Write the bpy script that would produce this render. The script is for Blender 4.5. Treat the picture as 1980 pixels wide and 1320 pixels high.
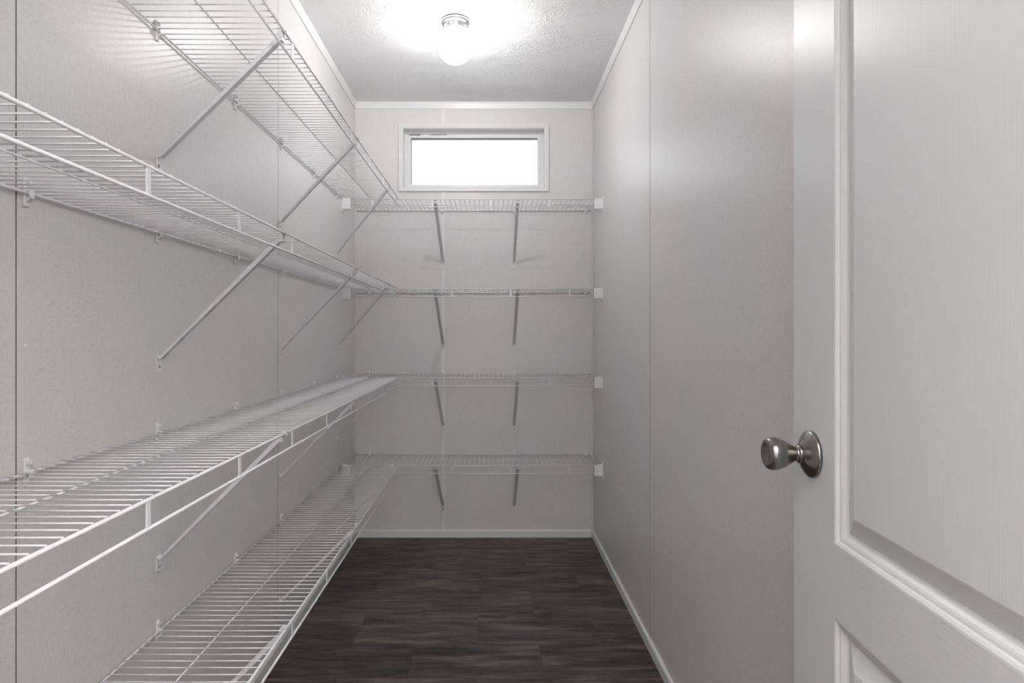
import bpy, bmesh, math, random
from mathutils import Vector, Matrix
random.seed(7)
for o in list(bpy.data.objects): bpy.data.objects.remove(o)
S = bpy.context.scene
COL = S.collection
PI = math.pi

# ------------------------------------------------------------------ camera, world, lights, exposure
CAMZ = 1.143
cd = bpy.data.cameras.new('camera'); cam = bpy.data.objects.new('camera', cd); COL.objects.link(cam)
cam.location = (0, 0, CAMZ); cam.rotation_euler = (PI/2, 0, 0)
cd.sensor_width = 36; cd.lens = 36*1189/1980; cd.shift_x = 42/1980; cd.shift_y = -15/1980
cd.clip_start = 0.02; cd.clip_end = 100
S.camera = cam
w = bpy.data.worlds.new('overcast_sky'); S.world = w; w.use_nodes = True
w.node_tree.nodes['Background'].inputs[0].default_value = (0.93, 0.96, 1, 1)
w.node_tree.nodes['Background'].inputs[1].default_value = 2.4
GLOBE = 43.0
FILL = 262.0
S.view_settings.view_transform = 'Standard'; S.view_settings.look = 'None'
S.view_settings.gamma = 1; S.view_settings.use_curve_mapping = False
S.view_settings.exposure = 0.06
# unseen fill added behind the viewer: area light aimed up, bounced off the ceiling
ld = bpy.data.lights.new('fill_light', 'AREA'); ld.shape = 'RECTANGLE'; ld.size = 0.9; ld.size_y = 0.9
ld.energy = FILL; ld.color = (1, 0.985, 0.96)
lo = bpy.data.objects.new('fill_light', ld); COL.objects.link(lo); lo.location = (0.5, -0.95, 1.45); lo.rotation_euler = (PI, 0, 0)

XL, XR, YB, ZC = -0.762, 0.579, 3.458, 2.443
YF = 0.22                                   # room face of the front wall
SHELF_Z = [1.833, 1.373, 0.915, 0.465]
LRX = -0.470                                # front rail of the left shelves
BRY = 3.158                                 # front rail of the back shelves

# ------------------------------------------------------------------ helpers
def bx(bm, x0, x1, y0, y1, z0, z1, bev=0.0):
    vs = [bm.verts.new(p) for p in ((x0,y0,z0),(x1,y0,z0),(x1,y1,z0),(x0,y1,z0),(x0,y0,z1),(x1,y0,z1),(x1,y1,z1),(x0,y1,z1))]
    fs = [bm.faces.new([vs[i] for i in f]) for f in ((3,2,1,0),(4,5,6,7),(0,1,5,4),(1,2,6,5),(2,3,7,6),(3,0,4,7))]
    if bev:
        es = list({e for f in fs for e in f.edges})
        bmesh.ops.bevel(bm, geom=es, offset=bev, segments=1, affect='EDGES', profile=0.5)
def tube(bm, a, b, r, n=8, cap=True, r2=None):
    a = Vector(a); b = Vector(b); d = (b-a).normalized(); r2 = r if r2 is None else r2
    u = d.orthogonal().normalized(); v = d.cross(u)
    A = [bm.verts.new(a+(u*math.cos(2*PI*i/n)+v*math.sin(2*PI*i/n))*r) for i in range(n)]
    B = [bm.verts.new(b+(u*math.cos(2*PI*i/n)+v*math.sin(2*PI*i/n))*r2) for i in range(n)]
    for i in range(n):
        j = (i+1) % n
        f = bm.faces.new((A[i],A[j],B[j],B[i])); f.smooth = True
    if cap:
        bm.faces.new(A[::-1]); bm.faces.new(B)
def lathe(bm, prof, axis='Z', n=40, mat=None):
    rings = []
    for r, h in prof:
        ring = []
        if r < 1e-6:
            ring = [bm.verts.new((0,0,h))]
        else:
            ring = [bm.verts.new((r*math.cos(2*PI*i/n), r*math.sin(2*PI*i/n), h)) for i in range(n)]
        rings.append(ring)
    for A, B in zip(rings, rings[1:]):
        for i in range(n):
            j = (i+1) % n
            if len(A) == 1 and len(B) == 1: continue
            if len(A) == 1: f = bm.faces.new((A[0], B[j], B[i]))
            elif len(B) == 1: f = bm.faces.new((A[i], A[j], B[0]))
            else: f = bm.faces.new((A[i],A[j],B[j],B[i]))
            f.smooth = True
    if mat is not None:
        for R in rings:
            for v in R: v.co = mat @ v.co
def prism(bm, pts, axis, a, b):
    """closed 2-D outline extruded along an axis"""
    def P(p, t):
        return {'X': (t,p[0],p[1]), 'Y': (p[0],t,p[1]), 'Z': (p[0],p[1],t)}[axis]
    A = [bm.verts.new(P(p, a)) for p in pts]; B = [bm.verts.new(P(p, b)) for p in pts]
    n = len(pts)
    for i in range(n):
        j = (i+1) % n
        bm.faces.new((A[i],A[j],B[j],B[i]))
    bm.faces.new(A[::-1]); bm.faces.new(B)
def mesh(bm, name, mat, normals=True):
    if normals: bmesh.ops.recalc_face_normals(bm, faces=bm.faces[:])
    me = bpy.data.meshes.new(name); bm.to_mesh(me); bm.free(); me.materials.append(mat); return me
def link(name, data, parent=None, loc=None, rot=None):
    o = bpy.data.objects.new(name, data); COL.objects.link(o)
    if parent is not None: o.parent = parent
    if loc is not None: o.location = loc
    if rot is not None: o.rotation_euler = rot
    return o
def obj(name, bm, mat, parent=None, loc=None, rot=None):
    return link(name, mesh(bm, name, mat), parent, loc, rot)
def tag(o, label=None, cat=None, group=None, kind=None):
    if label: o['label'] = label
    if cat: o['category'] = cat
    if group: o['group'] = group
    if kind: o['kind'] = kind
    return o
def thing(name, label, cat, loc=(0,0,0), rotz=0, group=None):
    o = bpy.data.objects.new(name, None); COL.objects.link(o); o.empty_display_size = 0.05
    o.location = loc; o.rotation_euler = (0, 0, rotz); return tag(o, label, cat, group)

# ------------------------------------------------------------------ materials
def newmat(name, color=(0.8,0.8,0.8), rough=0.5, metal=0.0, spec=0.5):
    m = bpy.data.materials.new(name); m.use_nodes = True
    p = m.node_tree.nodes['Principled BSDF']
    p.inputs['Base Color'].default_value = (*color, 1); p.inputs['Roughness'].default_value = rough
    p.inputs['Metallic'].default_value = metal; p.inputs['Specular IOR Level'].default_value = spec
    return m, m.node_tree, p
def N(nt, t, **kw):
    n = nt.nodes.new(t)
    for k, v in kw.items(): setattr(n, k, v)
    return n
def L(nt, a, b): nt.links.new(a, b)
def math_(nt, op, a, b=None, c=None):
    n = N(nt, 'ShaderNodeMath', operation=op)
    for i, v in enumerate((a, b, c)):
        if v is None: continue
        if isinstance(v, (int, float)): n.inputs[i].default_value = v
        else: L(nt, v, n.inputs[i])
    return n.outputs[0]
def noise(nt, vec, scale, detail=3, rough=0.5):
    n = N(nt, 'ShaderNodeTexNoise'); n.inputs['Scale'].default_value = scale
    n.inputs['Detail'].default_value = detail; n.inputs['Roughness'].default_value = rough
    L(nt, vec, n.inputs['Vector']); return n.outputs['Fac']
def mapping(nt, vec, scale):
    n = N(nt, 'ShaderNodeMapping'); n.inputs['Scale'].default_value = scale; L(nt, vec, n.inputs['Vector']); return n.outputs[0]
def ramp(nt, fac, stops):
    n = N(nt, 'ShaderNodeValToRGB'); L(nt, fac, n.inputs[0]); e = n.color_ramp.elements
    while len(e) < len(stops): e.new(0.5)
    for i, (p, c) in enumerate(stops):
        e[i].position = p; e[i].color = (*c, 1) if len(c) == 3 else c
    return n.outputs[0]
def bump(nt, h, p, strength, dist):
    n = N(nt, 'ShaderNodeBump'); n.inputs['Strength'].default_value = strength; n.inputs['Distance'].default_value = dist
    L(nt, h, n.inputs['Height']); L(nt, n.outputs[0], p.inputs['Normal']); return n

def wall_material():
    # vinyl covered board with a fine printed grass-cloth weave
    m, nt, p = newmat('vinyl_wall_board', rough=0.36, spec=0.5)
    tc = N(nt, 'ShaderNodeTexCoord'); o = tc.outputs['Object']
    hz = noise(nt, mapping(nt, o, (85, 85, 300)), 1.0, 2)
    vt = noise(nt, mapping(nt, o, (300, 300, 85)), 1.0, 2)
    patch = noise(nt, mapping(nt, o, (14, 14, 14)), 1.0, 2)
    sel = ramp(nt, patch, [(0.44, (0,0,0)), (0.56, (1,1,1))])
    mx = N(nt, 'ShaderNodeMix', data_type='FLOAT'); L(nt, sel, mx.inputs[0]); L(nt, hz, mx.inputs[2]); L(nt, vt, mx.inputs[3])
    weave = mx.outputs[0]
    dash = ramp(nt, weave, [(0.24, (0.640,0.630,0.625)), (0.48, (0.703,0.698,0.698)), (0.70, (0.728,0.725,0.727))])
    cloud = ramp(nt, noise(nt, o, 2.2, 3), [(0.3, (0.985,0.985,1.0)), (0.7, (1.0,0.988,0.975))])
    mc = N(nt, 'ShaderNodeMix', data_type='RGBA', blend_type='MULTIPLY'); mc.inputs[0].default_value = 1
    L(nt, dash, mc.inputs[6]); L(nt, cloud, mc.inputs[7]); L(nt, mc.outputs[2], p.inputs['Base Color'])
    bump(nt, weave, p, 0.10, 0.0004)
    return m
def ceiling_material():
    # stomp-brushed texture: radial strokes around scattered brush centres
    m, nt, p = newmat('brushed_ceiling_texture', (0.85,0.85,0.855), 0.5, spec=0.35)
    tc = N(nt, 'ShaderNodeTexCoord'); o = tc.outputs['Object']
    def stomp(scale, off, ka, kr):
        mp = N(nt, 'ShaderNodeMapping'); mp.inputs['Location'].default_value = off; mp.inputs['Scale'].default_value = (1,1,0); L(nt, o, mp.inputs['Vector'])
        v = N(nt, 'ShaderNodeTexVoronoi', voronoi_dimensions='2D'); v.inputs['Scale'].default_value = scale; L(nt, mp.outputs[0], v.inputs['Vector'])
        sub = N(nt, 'ShaderNodeVectorMath', operation='SUBTRACT'); L(nt, mp.outputs[0], sub.inputs[0]); L(nt, v.outputs['Position'], sub.inputs[1])
        # warp a little
        sx = N(nt, 'ShaderNodeSeparateXYZ'); L(nt, sub.outputs[0], sx.inputs[0])
        ln = N(nt, 'ShaderNodeVectorMath', operation='LENGTH'); L(nt, sub.outputs[0], ln.inputs[0])
        ang = math_(nt, 'ARCTAN2', sx.outputs[1], sx.outputs[0])
        ang = math_(nt, 'ADD', ang, math_(nt, 'MULTIPLY', math_(nt, 'SUBTRACT', noise(nt, mp.outputs[0], 9.0, 1), 0.5), 1.2))
        cx = N(nt, 'ShaderNodeCombineXYZ')
        # cos/sin of angle keeps the pattern seamless around the centre
        L(nt, math_(nt, 'MULTIPLY', math_(nt, 'COSINE', ang), ka), cx.inputs[0])
        L(nt, math_(nt, 'MULTIPLY', math_(nt, 'SINE', ang), ka), cx.inputs[1])
        sc = N(nt, 'ShaderNodeSeparateColor'); L(nt, v.outputs['Color'], sc.inputs[0])
        L(nt, math_(nt, 'ADD', math_(nt, 'MULTIPLY', ln.outputs['Value'], kr*1.5), math_(nt, 'MULTIPLY', sc.outputs[0], 50)), cx.inputs[2])
        n = noise(nt, cx.outputs[0], 1.0, 1)
        ridge = ramp(nt, n, [(0.54, (0,0,0)), (0.63, (1,1,1))])
        fade = ramp(nt, math_(nt, 'MULTIPLY', ln.outputs['Value'], scale), [(0.14, (0,0,0)), (0.32, (1,1,1)), (0.62, (0.8,0.8,0.8)), (0.8, (0,0,0))])
        return math_(nt, 'MULTIPLY', ridge, fade)
    a = stomp(5.5, (0.13,0.4,0), 11.0, 30)
    b = stomp(7.0, (2.3,1.7,0), 9.0, 36)
    mask = ramp(nt, noise(nt, o, 4.5, 2), [(0.40, (0.0,0.0,0.0)), (0.52, (1,1,1))])
    h = math_(nt, 'MULTIPLY', math_(nt, 'MAXIMUM', a, b), mask)
    bump(nt, h, p, 1.0, 0.0017)
    return m
def floor_material():
    m, nt, p = newmat('dark_wood_vinyl', rough=0.42, spec=0.4)
    tc = N(nt, 'ShaderNodeTexCoord'); oi = N(nt, 'ShaderNodeObjectInfo')
    cx = N(nt, 'ShaderNodeCombineXYZ')
    for i, k in enumerate((37.0, 91.0, 53.0)): L(nt, math_(nt, 'MULTIPLY', oi.outputs['Random'], k), cx.inputs[i])
    ad = N(nt, 'ShaderNodeVectorMath', operation='ADD'); L(nt, tc.outputs['Object'], ad.inputs[0]); L(nt, cx.outputs[0], ad.inputs[1])
    o = ad.outputs[0]
    wv = N(nt, 'ShaderNodeVectorMath', operation='ADD'); L(nt, o, wv.inputs[0]); 
    cwv = N(nt, 'ShaderNodeCombineXYZ'); L(nt, math_(nt, 'MULTIPLY', noise(nt, mapping(nt, o, (4, 5, 1)), 1.0, 2), 0.05), cwv.inputs[1]); L(nt, cwv.outputs[0], wv.inputs[1]); o = wv.outputs[0]
    streak = noise(nt, mapping(nt, o, (3.6, 30, 1)), 1.0, 6, 0.68)
    fine = noise(nt, mapping(nt, o, (9, 210, 1)), 1.0, 3, 0.6)
    blot = noise(nt, mapping(nt, o, (4, 11, 1)), 1.0, 4, 0.65)
    f = math_(nt, 'ADD', math_(nt, 'MULTIPLY', streak, 0.62), math_(nt, 'ADD', math_(nt, 'MULTIPLY', fine, 0.16), math_(nt, 'MULTIPLY', blot, 0.30)))
    f = math_(nt, 'ADD', f, math_(nt, 'MULTIPLY', math_(nt, 'SUBTRACT', oi.outputs['Random'], 0.5), 0.05))
    c = ramp(nt, f, [(0.39, (0.011,0.0075,0.0075)), (0.47, (0.033,0.0225,0.0205)), (0.55, (0.072,0.051,0.045)), (0.66, (0.155,0.118,0.104))])
    L(nt, c, p.inputs['Base Color'])
    L(nt, ramp(nt, f, [(0.3, (0.55,)*3), (0.7, (0.40,)*3)]), p.inputs['Roughness'])
    bump(nt, math_(nt, 'ADD', fine, streak), p, 0.25, 0.0006)
    return m
def grain_material(name, scale, strength=0.12):
    m, nt, p = newmat(name, (0.68,0.685,0.69), 0.33, spec=0.5)
    tc = N(nt, 'ShaderNodeTexCoord')
    wob = noise(nt, mapping(nt, tc.outputs['Object'], (3,3,3)), 1.0, 2)
    n1 = noise(nt, mapping(nt, tc.outputs['Object'], scale), 1.0, 2, 0.5)
    h = ramp(nt, n1, [(0.36, (0,0,0)), (0.50, (1,1,1))])
    bump(nt, h, p, strength, 0.0004)
    return m
def metal_material():
    m, nt, p = newmat('satin_nickel', (0.27,0.255,0.24), 0.25, 1.0)
    tc = N(nt, 'ShaderNodeTexCoord')
    n = noise(nt, mapping(nt, tc.outputs['Object'], (60,60,900)), 1.0, 2)
    L(nt, ramp(nt, n, [(0.3, (0.24,)*3), (0.7, (0.27,)*3)]), p.inputs['Roughness'])
    return m
def emit_material():
    # glowing opal glass: lets half of the bulb's light straight through and scatters the rest
    m = bpy.data.materials.new('lit_opal_glass'); m.use_nodes = True; nt = m.node_tree; nt.nodes.clear()
    out = N(nt, 'ShaderNodeOutputMaterial'); tr = N(nt, 'ShaderNodeBsdfTransparent'); em = N(nt, 'ShaderNodeEmission'); ad = N(nt, 'ShaderNodeAddShader')
    tr.inputs[0].default_value = (0.5, 0.5, 0.5, 1); em.inputs[0].default_value = (1, 0.99, 0.98, 1); em.inputs[1].default_value = GLOBE*0.28
    L(nt, tr.outputs[0], ad.inputs[0]); L(nt, em.outputs[0], ad.inputs[1]); L(nt, ad.outputs[0], out.inputs[0])
    return m
def bulb_material():
    m, nt, p = newmat('lit_bulb', (0.9,0.9,0.9), 0.3)
    p.inputs['Emission Color'].default_value = (1, 0.99, 0.98, 1); p.inputs['Emission Strength'].default_value = GLOBE*0.72*11.6*2
    return m
def glass_material():
    m = bpy.data.materials.new('window_glass'); m.use_nodes = True; nt = m.node_tree; nt.nodes.clear()
    out = N(nt, 'ShaderNodeOutputMaterial'); tr = N(nt, 'ShaderNodeBsdfTransparent'); gl = N(nt, 'ShaderNodeBsdfGlossy')
    gl.inputs['Roughness'].default_value = 0.02; mix = N(nt, 'ShaderNodeMixShader'); fr = N(nt, 'ShaderNodeFresnel'); fr.inputs[0].default_value = 1.45
    L(nt, fr.outputs[0], mix.inputs[0]); L(nt, tr.outputs[0], mix.inputs[1]); L(nt, gl.outputs[0], mix.inputs[2]); L(nt, mix.outputs[0], out.inputs[0])
    return m
M_WALL = wall_material(); M_CEIL = ceiling_material(); M_FLOOR = floor_material()
M_TRIM, nt_, p_ = newmat('white_trim_paint', (0.76,0.76,0.765), 0.35)
n_ = noise(nt_, N(nt_, 'ShaderNodeTexCoord').outputs['Object'], 60, 2); bump(nt_, n_, p_, 0.05, 0.0004)
M_WIRE, nt_, p_ = newmat('white_epoxy_wire', (0.75,0.75,0.775), 0.30)
n_ = noise(nt_, N(nt_, 'ShaderNodeTexCoord').outputs['Object'], 90, 2); bump(nt_, n_, p_, 0.04, 0.0003)
M_BRACE, nt_, p_ = newmat('white_painted_steel', (0.68,0.68,0.705), 0.34)
n_ = noise(nt_, N(nt_, 'ShaderNodeTexCoord').outputs['Object'], 70, 2); bump(nt_, n_, p_, 0.04, 0.0003)
M_PLASTIC, nt_, p_ = newmat('white_plastic', (0.82,0.82,0.83), 0.38)
n_ = noise(nt_, N(nt_, 'ShaderNodeTexCoord').outputs['Object'], 80, 2); bump(nt_, n_, p_, 0.03, 0.0003)
M_SCREW, nt_, p_ = newmat('screw_metal', (0.45,0.45,0.46), 0.35, 0.7)
M_GASKET, nt_, p_ = newmat('dark_gasket', (0.03,0.03,0.035), 0.5)
M_BACK, nt_, p_ = newmat('wall_backing', (0.12,0.115,0.11), 0.8)
M_JOINT, nt_, p_ = newmat('dark_board_joint', (0.22,0.215,0.21), 0.8)
M_SUB, nt_, p_ = newmat('dark_subfloor', (0.012,0.010,0.010), 0.8)
M_DOORV = grain_material('white_door_vertical_grain', (420, 420, 9))
M_DOORH = grain_material('white_door_horizontal_grain', (12, 12, 420))
M_METAL = metal_material(); M_GLOBE = emit_material(); M_BULB = bulb_material(); M_GLASS = glass_material()
M_HOLDER, nt_, p_ = newmat('brushed_lamp_holder', (0.55,0.55,0.56), 0.30, 1.0)
M_SLOT, nt_, p_ = newmat('dark_slot', (0.06,0.06,0.06), 0.6)  # near-black strips on the head of the window sash

# ------------------------------------------------------------------ setting: walls with their boards
GAP = 0.0012
def panel_poly(pts, bev_parent, axis, face, thick, sign):
    bm = bmesh.new(); prism(bm, pts, axis, face, face + sign*thick)
    return obj('panel', bm, M_WALL, bev_parent)
PT = 0.008
# left wall
bm = bmesh.new(); bx(bm, XL-0.10, XL-PT, YF-0.1, YB+0.1, 0, ZC)
wl = tag(obj('wall_left', bm, M_BACK), 'left wall of pale grey textured boards behind the long wire shelves', 'wall', kind='structure')
for y0, y1 in ((YF, 0.989), (0.989, 2.210), (2.210, YB)):
    bm = bmesh.new(); bx(bm, XL-PT, XL, y0+0.0015, y1-0.0015, 0, ZC, 0.0012); obj('panel', bm, M_WALL, wl)
for yj in (0.989, 2.210):
    bm = bmesh.new(); bx(bm, XL-PT, XL-0.0006, yj-0.0016, yj+0.0016, 0, ZC); obj('joint_strip', bm, M_JOINT, wl)
# right wall
bm = bmesh.new(); bx(bm, XR+PT, XR+0.10, YF-0.1, YB+0.1, 0, ZC)
wr = tag(obj('wall_right', bm, M_BACK), 'bare right wall of pale grey boards beside the open door', 'wall', kind='structure')
for y0, y1 in ((YF, 1.010), (1.010, 2.231), (2.231, YB)):
    bm = bmesh.new(); bx(bm, XR, XR+PT, y0+0.0032, y1-0.0032, 0, ZC, 0.0012); obj('panel', bm, M_WALL, wr)
for yj in (1.010, 2.231):
    bm = bmesh.new(); bx(bm, XR+0.0006, XR+PT, yj-0.0033, yj+0.0033, 0, ZC); obj('joint_strip', bm, M_JOINT, wr)
# back wall with the window hole
WX0, WX1, WZ0, WZ1 = -0.489, 0.305, 1.966, 2.300
bm = bmesh.new()
y0, y1 = YB+PT, YB+0.115
bx(bm, XL-0.1, WX0-0.01, y0, y1, 0, ZC); bx(bm, WX1+0.01, XR+0.1, y0, y1, 0, ZC)
bx(bm, WX0-0.01, WX1+0.01, y0, y1, 0, WZ0-0.01); bx(bm, WX0-0.01, WX1+0.01, y0, y1, WZ1+0.01, ZC)
wb = tag(obj('wall_back', bm, M_BACK), 'far end wall of pale grey boards with the small high window', 'wall', kind='structure')
SX = -0.265
h0, h1, g = WZ0-0.008, WZ1+0.008, 0.008
panel_poly([(XL,0),(SX-GAP,0),(SX-GAP,h0),(WX0-g,h0),(WX0-g,h1),(SX-GAP,h1),(SX-GAP,ZC),(XL,ZC)], wb, 'Y', YB, PT, 1)
panel_poly([(SX+GAP,0),(XR,0),(XR,ZC),(SX+GAP,ZC),(SX+GAP,h1),(WX1+g,h1),(WX1+g,h0),(SX+GAP,h0)], wb, 'Y', YB, PT, 1)
bm = bmesh.new(); bx(bm, SX-0.011, SX+0.011, YB-0.0025, YB, 0.042, 1.941, 0.0008); obj('batten', bm, M_TRIM, wb)
bm = bmesh.new(); bx(bm, SX-0.011, SX+0.011, YB-0.0025, YB, 2.321, 2.405, 0.0008); obj('batten', bm, M_TRIM, wb)
bm = bmesh.new(); bx(bm, XR-0.014, XR, YB-0.004, YB, 0.0, 2.405, 0.001); obj('corner_bead', bm, M_WALL, wb)
bm = bmesh.new(); bx(bm, XL, XL+0.010, YB-0.004, YB, 0.0, 2.405, 0.001); obj('corner_bead', bm, M_WALL, wb)
# front wall with the doorway the viewer looks through
DX0, DX1, DZ = -0.26, 0.428, 2.05
bm = bmesh.new()
bx(bm, XL-0.1, DX0, 0.12, YF, 0, ZC); bx(bm, DX1, XR+0.1, 0.12, YF, 0, ZC); bx(bm, DX0, DX1, 0.12, YF, DZ, ZC)
tag(obj('wall_front', bm, M_WALL), 'front wall around the doorway, beside the viewer', 'wall', kind='structure')
bm = bmesh.new()
bx(bm, DX0, DX0+0.012, 0.115, YF+0.004, 0, DZ); bx(bm, DX1-0.008, DX1, 0.115, YF+0.004, 0, DZ); bx(bm, DX0, DX1, 0.115, YF+0.004, DZ-0.012, DZ)
tag(obj('trim_5', bm, M_TRIM), 'white jamb lining the doorway at the viewer', 'door frame', kind='structure')
# room behind the viewer
bm = bmesh.new()
bx(bm, -1.9, -1.8, -2.6, 0.12, 0, ZC); bx(bm, 1.8, 1.9, -2.6, 0.12, 0, ZC); bx(bm, -1.9, 1.9, -2.7, -2.6, 0, ZC)
bx(bm, -1.8, XL-0.1, 0.12, 0.22, 0, ZC); bx(bm, XR+0.1, 1.8, 0.12, 0.22, 0, ZC)
tag(obj('wall_hall', bm, M_WALL), 'plain walls of the room behind the viewer', 'wall', kind='structure')

# ceiling
bm = bmesh.new(); bx(bm, -1.95, 1.95, -2.7, YB+0.12, ZC, ZC+0.08)
tag(obj('ceiling', bm, M_CEIL), 'white ceiling with brushed plaster strokes', 'ceiling', kind='structure')

# floor: boards of printed vinyl, laid across the room in running bond
bm = bmesh.new(); bx(bm, -1.95, 1.95, -2.7, YB+0.12, -0.08, -0.004)
fl = tag(obj('floor', bm, M_SUB), 'dark brown wood-look floor of staggered planks', 'floor', kind='structure')
PW, PL, Y0 = 0.2290, 0.4572, 3.415
row = 0
y = YB
bounds = [YB, Y0]
while bounds[-1] > 0.13: bounds.append(bounds[-1]-PW)
bounds[-1] = 0.12
for k in range(len(bounds)-1):
    yb, ya = bounds[k], bounds[k+1]
    joint = -0.050 if k % 2 == 1 else -0.278
    xs = [joint + i*PL for i in range(-4, 5)]
    xs = [XL] + [x for x in xs if XL+0.02 < x < XR-0.02] + [XR]
    for xa, xb in zip(xs, xs[1:]):
        bm = bmesh.new()
        cx, cy = (xa+xb)/2, (ya+yb)/2
        bx(bm, xa-cx+0.00025, xb-cx-0.00025, ya-cy+0.00025, yb-cy-0.00025, -0.005, 0, 0.0004)
        obj('plank', bm, M_FLOOR, fl, (cx, cy, 0))
bm = bmesh.new(); bx(bm, -1.8, 1.8, -2.6, 0.12, -0.004, 0); obj('hall_flooring', bm, M_FLOOR, fl)

# crown and base trims
CP = [(0,0),(0.004,-0.002),(0.011,-0.012),(0.012,-0.018)]
def crown(name, a, b, face, sgn, axis, label):
    # flat cove: 38 mm high, 12 mm deep
    pts = [(0,0),(0.014,0),(0.013,-0.010),(0.007,-0.034),(0.006,-0.038),(0,-0.038)]
    pts = [(face+sgn*u, ZC+v) for u, v in pts]
    bm = bmesh.new()
    if axis == 'Y': prism(bm, pts, 'Y', a, b)
    else: prism(bm, [(p[0], p[1]) for p in pts], 'X', a, b)
    tag(obj(name, bm, M_TRIM), label, 'trim', kind='structure')
crown('trim_1', YF, YB, XL, 1, 'Y', 'narrow white crown strip along the top of the left wall')
crown('trim_2', YF, YB, XR, -1, 'Y', 'narrow white crown strip along the top of the right wall')
crown('trim_3', XL+0.006, XR-0.006, YB, -1, 'X', 'narrow white crown strip above the window wall')
def base(name, pts, axis, a, b, label):
    bm = bmesh.new(); prism(bm, pts, axis, a, b); tag(obj(name, bm, M_TRIM), label, 'baseboard', kind='structure')
base('baseboard_back', [(YB,0),(YB-0.009,0),(YB-0.009,0.036),(YB-0.006,0.042),(YB,0.042)], 'X', XL+0.01, XR-0.014, 'low white baseboard under the far wall')
base('baseboard_right', [(XR,0),(XR-0.009,0),(XR-0.009,0.034),(XR-0.006,0.040),(XR,0.040)], 'Y', YF, YB-0.004, 'low white baseboard along the right wall')
base('baseboard_left', [(XL,0),(XL+0.009,0),(XL+0.009,0.034),(XL+0.006,0.040),(XL,0.040)], 'Y', YF, YB-0.009, 'low white baseboard under the left shelves')

# ------------------------------------------------------------------ window
win = thing('window_1', 'small wide white-framed window high on the far wall', 'window', ((WX0+WX1)/2, YB, WZ0)); win['kind'] = 'structure'
def wobj(name, bm, m, parent=win):
    o = obj(name, bm, m, None); o.parent = parent
    o.matrix_parent_inverse = Matrix.Translation((-win.location[0], -win.location[1], -win.location[2])) if parent is win else Matrix.Identity(4)
    return o
def ringframe(bm, ox0, ox1, oz0, oz1, prof):
    """picture-frame sweep; prof = [(inset, y)] closed"""
    def corners(i): return [(ox0+i, oz0+i), (ox1-i, oz0+i), (ox1-i, oz1-i), (ox0+i, oz1-i)]
    R = [[bm.verts.new((x, yy, z)) for x, z in corners(i)] for i, yy in prof]
    n = len(prof)
    for k in range(n):
        A, B = R[k], R[(k+1) % n]
        for c in range(4):
            d = (c+1) % 4
            bm.faces.new((A[c], A[d], B[d], B[c]))
bm = bmesh.new()   # casing with a stepped face
ringframe(bm, -0.515, 0.329, 1.941, 2.321, [(0, YB), (0, YB-0.009), (0.003, YB-0.011), (0.011, YB-0.011), (0.013, YB-0.008), (0.021, YB-0.008), (0.024, YB-0.005), (0.0258, YB-0.003), (0.0258, YB)])
wobj('casing', bm, M_TRIM)
bm = bmesh.new()   # jamb lining the recess
ringframe(bm, WX0-0.008, WX1+0.008, WZ0-0.008, WZ1+0.008, [(0, YB+0.0005), (0.0082, YB+0.0005), (0.0082, YB+0.082), (0, YB+0.082)])
wobj('jamb', bm, M_TRIM)
bm = bmesh.new()   # vinyl sash frame
ringframe(bm, WX0, WX1, WZ0, WZ1, [(0, 3.538), (0, 3.528), (0.010, 3.528), (0.012, 3.536), (0.018, 3.536), (0.019, 3.530), (0.031, 3.530), (0.034, 3.536), (0.034, 3.560), (0, 3.560)])
sash = wobj('sash', bm, M_PLASTIC)
bm = bmesh.new(); ringframe(bm, WX0+0.0335, WX1-0.0295, WZ0+0.018, WZ1-0.0345, [(0, 3.540), (0.0022, 3.540), (0.0022, 3.562), (0, 3.562)])
wobj('gasket', bm, M_GASKET)
bm = bmesh.new(); bx(bm, WX0+0.03, WX1-0.03, 3.549, 3.553, WZ0+0.016, WZ1-0.03); wobj('pane', bm, M_GLASS)
bm = bmesh.new(); bx(bm, -0.465, -0.400, 3.5265, 3.529, 2.2815, 2.2845); bx(bm, -0.35, -0.25, 3.5265, 3.529, 2.2825, 2.284); wobj('slot', bm, M_SLOT)

# ------------------------------------------------------------------ open door
dang = math.atan2(0.067, 1)
# local frame: u from free edge toward the hinge, n into the room, z up
DO = Vector((0.459, 0.93, 0)); du = Vector((-0.067, -1, 0)).normalized(); dn = Vector((-1, 0.067, 0)).normalized()
door = thing('door_1', 'white moulded door standing open on the right with a satin nickel knob', 'door', DO); door['kind'] = 'structure'
# basis: x_local=u, y_local=-n (away from the room), z
R = Matrix((( du.x, -dn.x, 0), (du.y, -dn.y, 0), (0, 0, 1)))
door.rotation_euler = R.to_euler()
DW, DT, DH, DB = 0.66, 0.035, 2.03, 0.008
U0, U1 = 0.124, DW-0.124
P_TOP = (0.8666, 1.92); P_BOT = (0.20, 0.7717)
def dbox(name, u0, u1, z0, z1, m):
    bm = bmesh.new(); bx(bm, u0, u1, 0, DT, z0, z1); return obj(name, bm, m, door)
dbox('stile', 0, U0, DB, DH, M_DOORV); dbox('stile', U1, DW, DB, DH, M_DOORV)
dbox('rail', U0, U1, DB, P_BOT[0], M_DOORH); dbox('rail', U0, U1, P_BOT[1], P_TOP[0], M_DOORH); dbox('rail', U0, U1, P_TOP[1], DH, M_DOORH)
prof = [(0,0),(0.0025,0.0003),(0.0055,0.0018),(0.0075,0.0034),(0.0105,0.0042),(0.0130,0.0056),(0.0160,0.0088),(0.0180,0.0100),(0.0205,0.0103),(0.0460,0.0014),(0.0480,0.0010)]
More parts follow.
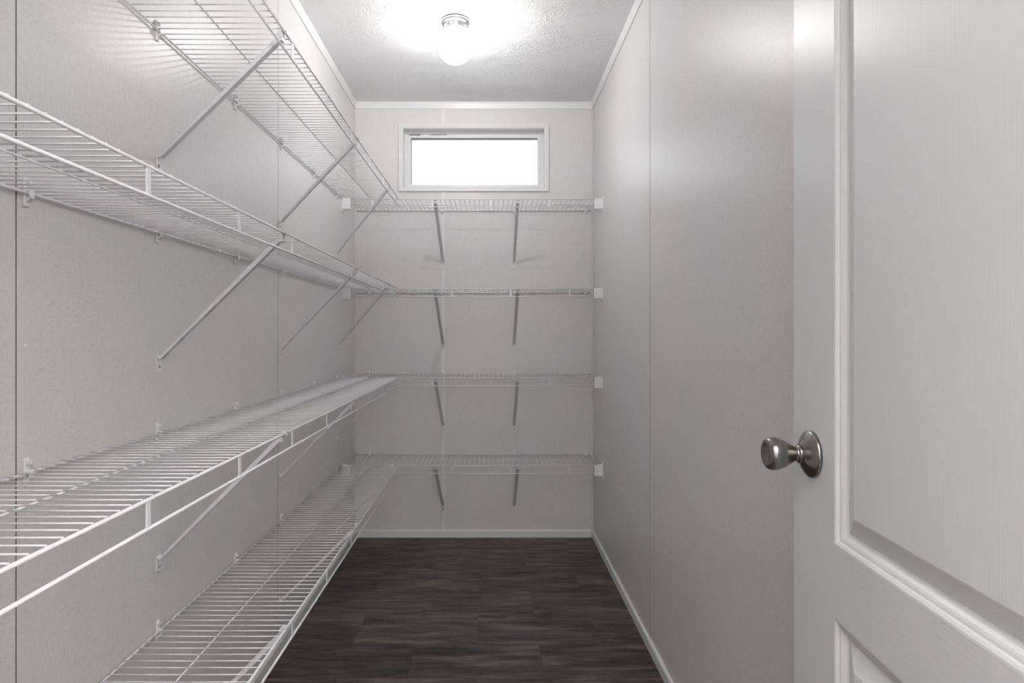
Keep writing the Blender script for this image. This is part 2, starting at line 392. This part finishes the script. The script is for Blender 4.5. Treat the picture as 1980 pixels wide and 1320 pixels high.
for z0, z1 in (P_TOP, P_BOT):
    bm = bmesh.new()
    for side in (0, 1):
        rings = []
        for i, d in prof:
            yy = d if side == 0 else DT-d
            rings.append([bm.verts.new((x, yy, z)) for x, z in ((U0+i,z0+i),(U1-i,z0+i),(U1-i,z1-i),(U0+i,z1-i))])
        for A, B in zip(rings, rings[1:]):
            for c in range(4):
                d = (c+1) % 4; bm.faces.new((A[c],A[d],B[d],B[c]))
        bm.faces.new(rings[-1])
    obj('raised_panel', bm, M_DOORV, door)
# knobs: profile along the axis
rose = [(0.0,0.0),(0.0330,0.0),(0.0330,0.0035),(0.0322,0.0050),(0.0305,0.0062),(0.026,0.0095),(0.0185,0.0135),(0.0150,0.0155),(0.0140,0.0165),(0.0,0.0165)]
grip = [(0.0,0.0160),(0.0128,0.0160),(0.0132,0.0190),(0.0118,0.0205),(0.0105,0.0215),(0.0105,0.0240),(0.0120,0.0270),(0.0160,0.0335),(0.0200,0.0410),(0.0228,0.0485),(0.0236,0.0540),(0.0228,0.0590),(0.0205,0.0625),(0.0172,0.0642),(0.0150,0.0638),(0.0120,0.0622),(0.006,0.0612),(0.0,0.0610)]
for side in (0, 1):
    rot = Matrix.Rotation(PI/2, 4, 'X') if side == 0 else Matrix.Rotation(-PI/2, 4, 'X')
    k = bmesh.new(); lathe(k, grip, n=48, mat=rot)
    ko = obj('door_knob', k, M_METAL, door, (0.060, 0 if side == 0 else DT, 0.973))
    r_ = bmesh.new(); lathe(r_, rose, n=48, mat=rot); obj('rose', r_, M_METAL, ko)
bm = bmesh.new(); bx(bm, -0.0012, 0, 0.006, 0.029, 0.945, 1.001, 0.0); obj('latch_plate', bm, M_METAL, door)
for z in (0.25, 1.02, 1.80):
    bm = bmesh.new(); tube(bm, (DW+0.004, -0.004, z-0.045), (DW+0.004, -0.004, z+0.045), 0.006, 10)
    obj('hinge', bm, M_METAL, door)

# ------------------------------------------------------------------ ceiling light
lt = thing('ceiling_light', 'round white globe ceiling light, lit, in a flush metal holder', 'ceiling light', (-0.145, 2.555, ZC))
bm = bmesh.new()
lathe(bm, [(0.0,0.0),(0.054,0.0),(0.0585,-0.003),(0.0605,-0.008),(0.0595,-0.013),(0.055,-0.017),(0.0475,-0.0185),(0.0455,-0.021),(0.044,-0.036),(0.0425,-0.040),(0.040,-0.040),(0.040,-0.020),(0.0,-0.020)], n=48)
obj('base', bm, M_HOLDER, lt)
bm = bmesh.new(); R_ = 0.075; C_ = -0.104; pr = []
pr = [(0.037,-0.024),(0.038,-0.034)]
a0 = math.asin(0.038/R_)
for i in range(25):
    a = a0 + (PI-a0)*i/24; pr.append((R_*math.sin(a) if i < 24 else 0.0, C_+R_*math.cos(a)))
lathe(bm, pr, n=48); obj('globe', bm, M_GLOBE, lt)
bm = bmesh.new(); lathe(bm, [(0.0,-0.030),(0.013,-0.030),(0.013,-0.064),(0.0,-0.064)], n=20); obj('socket', bm, M_PLASTIC, lt)
bm = bmesh.new(); lathe(bm, [(0.0,-0.062)]+[(0.022*math.sin(a), -0.086+0.022*math.cos(a)) for a in [0.30+(PI-0.30)*i/14 for i in range(14)]]+[(0.0,-0.108)], n=28); obj('bulb', bm, M_BULB, lt)
for a in (0.25, 0.25+2*PI/3, 0.25+4*PI/3):
    bm = bmesh.new(); tube(bm, (0.040*math.cos(a), 0.040*math.sin(a), -0.030), (0.054*math.cos(a), 0.054*math.sin(a), -0.030), 0.0020, 8)
    tube(bm, (0.052*math.cos(a), 0.052*math.sin(a), -0.030), (0.056*math.cos(a), 0.056*math.sin(a), -0.030), 0.0042, 8)
    obj('thumb_screw', bm, M_SCREW, lt)

# ------------------------------------------------------------------ wire shelves
RR, RW = 0.0026, 0.00125
ORD = ['top', 'second', 'third', 'lowest']
PITCH = 0.3085/12
# --- left shelves (run along Y)
bm = bmesh.new(); LW = LRX - (XL+0.0045)
tube(bm, (0,0,0), (LW/2,0,-0.0004), RW, 6, True); tube(bm, (LW/2,0,-0.0004), (LW,0,0), RW, 6, True)
wire_me = mesh(bm, 'wire', M_WIRE)
YS0, YS1 = 0.26, 3.135
bm = bmesh.new(); tube(bm, (0,YS0,0), (0,YS1,0), RR, 10); rail_me = mesh(bm, 'front_rail', M_WIRE)
bm = bmesh.new(); tube(bm, (0,YS0,0), (0,YS1,0), 0.0018, 8); mid_me = mesh(bm, 'centre_rail', M_WIRE)
bm = bmesh.new(); bx(bm, -0.0012, 0.0012, -0.005, 0.005, -0.040, 0, 0.0004); tab_me = mesh(bm, 'lip_tab', M_WIRE)
bm = bmesh.new(); tube(bm, (0,-0.006,0), (0,0.003,0), 0.0042, 10); cap_me = mesh(bm, 'end_cap', M_PLASTIC)
llab = ['long white wire shelf high on the left wall, topmost of the four, seen from below',
        'long white wire shelf on the left wall, second from the top, its underside in view',
        'long white wire shelf on the left wall, third from the top, just below eye level',
        'long white wire shelf on the left wall, lowest, over the dark floor']
ZW = RR + RW*0.6
for i, z in enumerate(SHELF_Z):
    t = thing('wire_shelf', llab[i], 'shelf', (XL, 0, z), 0, 'long wire shelves on the left wall')
    fx = LRX - XL
    link('front_rail', rail_me, t, (fx, 0, 0)); link('lip_rail', rail_me, t, (fx, 0, -0.040))
    link('back_rail', rail_me, t, (0.0065, 0, 0)); link('centre_rail', mid_me, t, (fx/2+0.004, 0, ZW-RW-0.0016))
    y = 0.845-0.3085*2+PITCH*0.5 + PITCH*2; k = 0
    while y < YS1-0.006:
        link('wire', wire_me, t, (0.0045, y, ZW)); y += PITCH
    for k in range(-1, 8): link('lip_tab', tab_me, t, (fx, 0.845+0.3085*k, 0))
    for zz in (0, -0.040): link('end_cap', cap_me, t, (fx, YS1, zz))
# --- back shelves (run along X)
bm = bmesh.new(); LW2 = (YB-0.0045) - BRY; tube(bm, (0,0,0), (0,LW2,0), RW, 6); wire2_me = mesh(bm, 'wire', M_WIRE)
XS0, XS1 = XL+0.012, XR-0.012
def hrail(name, r, x0=XS0, x1=XS1):
    bm = bmesh.new(); tube(bm, (x0,0,0), (x1,0,0), r, 10); return mesh(bm, name, M_WIRE)
hf, hm = hrail('front_rail', 0.0024), hrail('centre_rail', 0.0018)
bm = bmesh.new(); bx(bm, -0.005, 0.005, -0.0012, 0.0012, -0.040, 0, 0.0004); tab2_me = mesh(bm, 'lip_tab', M_WIRE)
blab = ['short white wire shelf across the far wall just below the window, topmost of the four',
        'short white wire shelf across the far wall, second below the window, at eye level',
        'short white wire shelf across the far wall, third below the window',
        'short white wire shelf across the far wall, lowest of the four, above the baseboard']
for i, z in enumerate(SHELF_Z):
    t = thing('wire_shelf', blab[i], 'shelf', (0, YB, z), 0, 'short wire shelves across the far wall')
    fy = BRY - YB
    link('front_rail', hf, t, (0, fy, 0)); link('lip_rail', hf, t, (0, fy, -0.040))
    link('back_rail', hf, t, (0, -0.0065, 0)); link('centre_rail', hm, t, (0, fy/2, ZW-RW-0.0016))
    x = XS0+0.006
    while x < XS1-0.003:
        link('wire', wire2_me, t, (x, fy, ZW)); x += 0.0254
    for tx in ((-0.6056, -0.298, 0.001, 0.304) if i in (0, 2) else (-0.500, -0.197, 0.105, 0.408)):
        link('lip_tab', tab2_me, t, (tx, fy, 0))

# ------------------------------------------------------------------ sloping support braces
def brace_meshes(reach, dy, top):
    """wall foot at origin, +x away from the wall, y along it; top hooks the front rail"""
    a = Vector((0.006, 0, 0.0)); b = Vector((reach-0.010, dy, top-0.012))
    d = (b-a).normalized(); side = Vector((0, 1, 0)); side = (side - d*side.dot(d)).normalized(); up = d.cross(side).normalized()
    if up.z > 0: up = -up
    bm = bmesh.new(); rings = []
    L_ = (b-a).length
    for s, wd, dp in ((0.0, 0.0085, 0.0018), (0.012, 0.0080, 0.003), (0.04, 0.0075, 0.0060), (0.5, 0.0078, 0.0085), (0.97, 0.0082, 0.0100), (1.0, 0.0082, 0.0070)):
        c = a + (b-a)*(s if s in (0.0, 0.5, 0.97, 1.0) else s)
        prof_ = [(-wd, 0), (wd, 0), (wd, -dp), (wd-0.0015, -dp), (wd-0.0015, -0.0015), (-wd+0.0015, -0.0015), (-wd+0.0015, -dp), (-wd, -dp)]
        rings.append([bm.verts.new(c + side*u + up*(v+0.004)) for u, v in prof_])
    for A, B in zip(rings, rings[1:]):
        for i in range(8):
            j = (i+1) % 8; bm.faces.new((A[i],A[j],B[j],B[i]))
    bm.faces.new(rings[0][::-1]); bm.faces.new(rings[-1])
    bmesh.ops.rotate(bm, verts=bm.verts[:], cent=(0,0,0), matrix=Matrix.Identity(3))
    arm = mesh(bm, 'arm', M_BRACE)
    bm = bmesh.new(); bx(bm, 0, 0.0022, -0.0105, 0.0105, -0.033, 0.004, 0.0008)
    prism(bm, [(0.0,0.004),(0.0022,0.004),(0.009,-0.002),(0.0085,-0.005)], 'Y', -0.0085, 0.0085)
    foot = mesh(bm, 'foot_plate', M_PLASTIC)
    bm = bmesh.new()   # head that grips the front rail
    x1, yy, zt = reach, dy, top
    bx(bm, x1-0.0135, x1-0.0045, yy-0.008, yy+0.008, zt-0.020, zt+0.002, 0.001)
    bx(bm, x1-0.0085, x1+0.0045, yy-0.0065, yy+0.0065, zt+0.0026, zt+0.0046, 0.0006)
    bx(bm, x1+0.0030, x1+0.0045, yy-0.0065, yy+0.0065, zt-0.004, zt+0.0040, 0.0004)
    head = mesh(bm, 'hook', M_BRACE)
    return arm, foot, head
bm = bmesh.new(); tube(bm, (0.0022,0,-0.020), (0.0042,0,-0.020), 0.0042, 10, r2=0.0030); fscrew = mesh(bm, 'screw', M_SCREW)
def brace(loc, rotz, reach, dy, top, label, group, cache={}):
    key = (round(reach,4), round(dy,4), round(top,4))
    if key not in cache: cache[key] = brace_meshes(reach, dy, top)
    arm, foot, head = cache[key]
    t = thing('shelf_brace', label, 'shelf bracket', loc, rotz, group)
    link('arm', arm, t); f = link('foot_plate', foot, t); link('hook', head, t); link('screw', fscrew, f)
DROP = 0.285
near = ['nearest the camera', 'middle of the three', 'farthest, by the corner']
for i, z in enumerate(SHELF_Z):
    for j, (yt, yb_) in enumerate(((1.413, 1.411), (2.183, 2.220), (2.885, 3.050))):
        brace((XL, yb_, z-DROP), 0, LRX-XL, yt-yb_, DROP,
              'sloping white brace under the %s left shelf, %s' % (ORD[i], near[j]), 'braces under the left shelves')
    for j, (xt, xb) in enumerate(((-0.284, -0.265), (0.141, 0.134))):
        brace((xb, YB-(0.0025 if j == 0 else 0), z-DROP), -PI/2, YB-BRY-(0.0025 if j == 0 else 0), xt-xb, DROP,
              'sloping white brace under the %s far shelf, the %s one of two' % (ORD[i], ['left', 'right'][j]), 'braces under the far shelves')

# ------------------------------------------------------------------ wall clips holding the back rails
bm = bmesh.new()
bx(bm, 0, 0.004, -0.006, 0.006, -0.022, 0.024, 0.0012)
bx(bm, 0.003, 0.0115, -0.0055, 0.0055, 0.0028, 0.0050, 0.0006)
bx(bm, 0.0100, 0.0122, -0.0055, 0.0055, -0.0060, 0.0048, 0.0006)
prism(bm, [(0.0035,-0.016),(0.0125,-0.0085),(0.0118,-0.006),(0.0035,-0.011)], 'Y', -0.0045, 0.0045)
tube(bm, (0.0035,0,0.017), (0.0080,0,0.017), 0.0050, 12)
clip_me = mesh(bm, 'clip_body', M_PLASTIC)
bm = bmesh.new(); tube(bm, (0.0083,0,0.017), (0.0100,0,0.017), 0.0034, 8); cs_me = mesh(bm, 'screw', M_PLASTIC)
def wall_clip(loc, rotz, label, group):
    t = thing('wall_clip', label, 'clip', loc, rotz, group)
    link('clip_body', clip_me, t); link('screw', cs_me, t)
ordw = ['first', 'second', 'third', 'fourth', 'fifth', 'sixth', 'seventh']
for i, z in enumerate(SHELF_Z):
    ys = [1.007, 1.404, 1.835, 2.237, 2.648, 3.040]
    first = 0 if i in (1, 2) else 1
    for j, y in enumerate(ys[first:]):
        wall_clip((XL, y, z), 0, 'white plastic clip behind the %s left shelf, %s clip from the camera' % (ORD[i], ordw[j]), 'clips along the left wall')
    for j, x in enumerate((-0.678, -0.270, 0.135, 0.535)):
        wall_clip((x, YB-(0.0025 if j == 1 else 0), z), -PI/2, 'white plastic clip behind the %s far shelf, %s clip from the left' % (ORD[i], ordw[j]), 'clips along the far wall')

# ------------------------------------------------------------------ end brackets of the far shelves
def end_bracket(x, sgn, z, label):
    t = thing('end_bracket', label, 'bracket', (x, BRY, z), 0, 'end brackets of the far shelves')
    bm = bmesh.new(); a, b = sorted((0, sgn*0.0045)); bx(bm, a, b, -0.009, 0.016, -0.064, 0.016, 0.001)
    obj('flange', bm, M_PLASTIC, t)
    bm = bmesh.new(); a, b = sorted((sgn*0.0035, sgn*0.046)); bx(bm, a, b, -0.0060, -0.0035, -0.050, 0.004, 0.0008)
    bx(bm, a, b, -0.0045, 0.012, -0.050, -0.0455, 0.0006)
    c, d = sorted((sgn*0.0035, sgn*0.030)); bx(bm, c, d, -0.0045, 0.012, 0.0046, 0.0062, 0.0004)
    obj('socket', bm, M_PLASTIC, t)
for i, z in enumerate(SHELF_Z):
    end_bracket(XL, 1, z, 'white end bracket on the left wall holding the %s far shelf' % ORD[i])
    end_bracket(XR, -1, z, 'white end bracket on the right wall holding the %s far shelf' % ORD[i])

# ------------------------------------------------------------------ corner clips joining left and far shelves
for i, z in enumerate(SHELF_Z):
    t = thing('corner_clip', 'small white clip joining the %s left shelf to the far shelf at the corner' % ORD[i], 'clip', (-0.505, BRY, z), 0, 'clips joining the shelves at the corner')
    bm = bmesh.new()
    bx(bm, -0.009, 0.009, -0.006, 0.006, 0.0046, 0.0066, 0.0005); bx(bm, -0.009, 0.009, 0.0035, 0.0055, -0.005, 0.005, 0.0004)
    bx(bm, -0.009, 0.009, -0.0055, -0.0035, -0.012, 0.005, 0.0004)
    obj('saddle', bm, M_PLASTIC, t)
    for dx in (-0.012, 0.003):
        bm = bmesh.new(); bx(bm, dx, dx+0.006, -0.034, -0.0045, 0.0044, 0.0066, 0.0005); bx(bm, dx, dx+0.006, -0.036, -0.033, -0.004, 0.0060, 0.0005)
        obj('finger', bm, M_PLASTIC, t)

# ------------------------------------------------------------------ a lone screw in the left wall
bm = bmesh.new(); lathe(bm, [(0.0,0.0),(0.0036,0.0),(0.0034,0.0012),(0.0018,0.0024),(0.0,0.0026)], n=12, mat=Matrix.Rotation(PI/2, 4, 'Y'))
tag(obj('wall_screw', bm, M_PLASTIC, None, (XL, 1.007, 1.123)), 'lone small white screw head in the left wall between second and third shelves', 'screw')
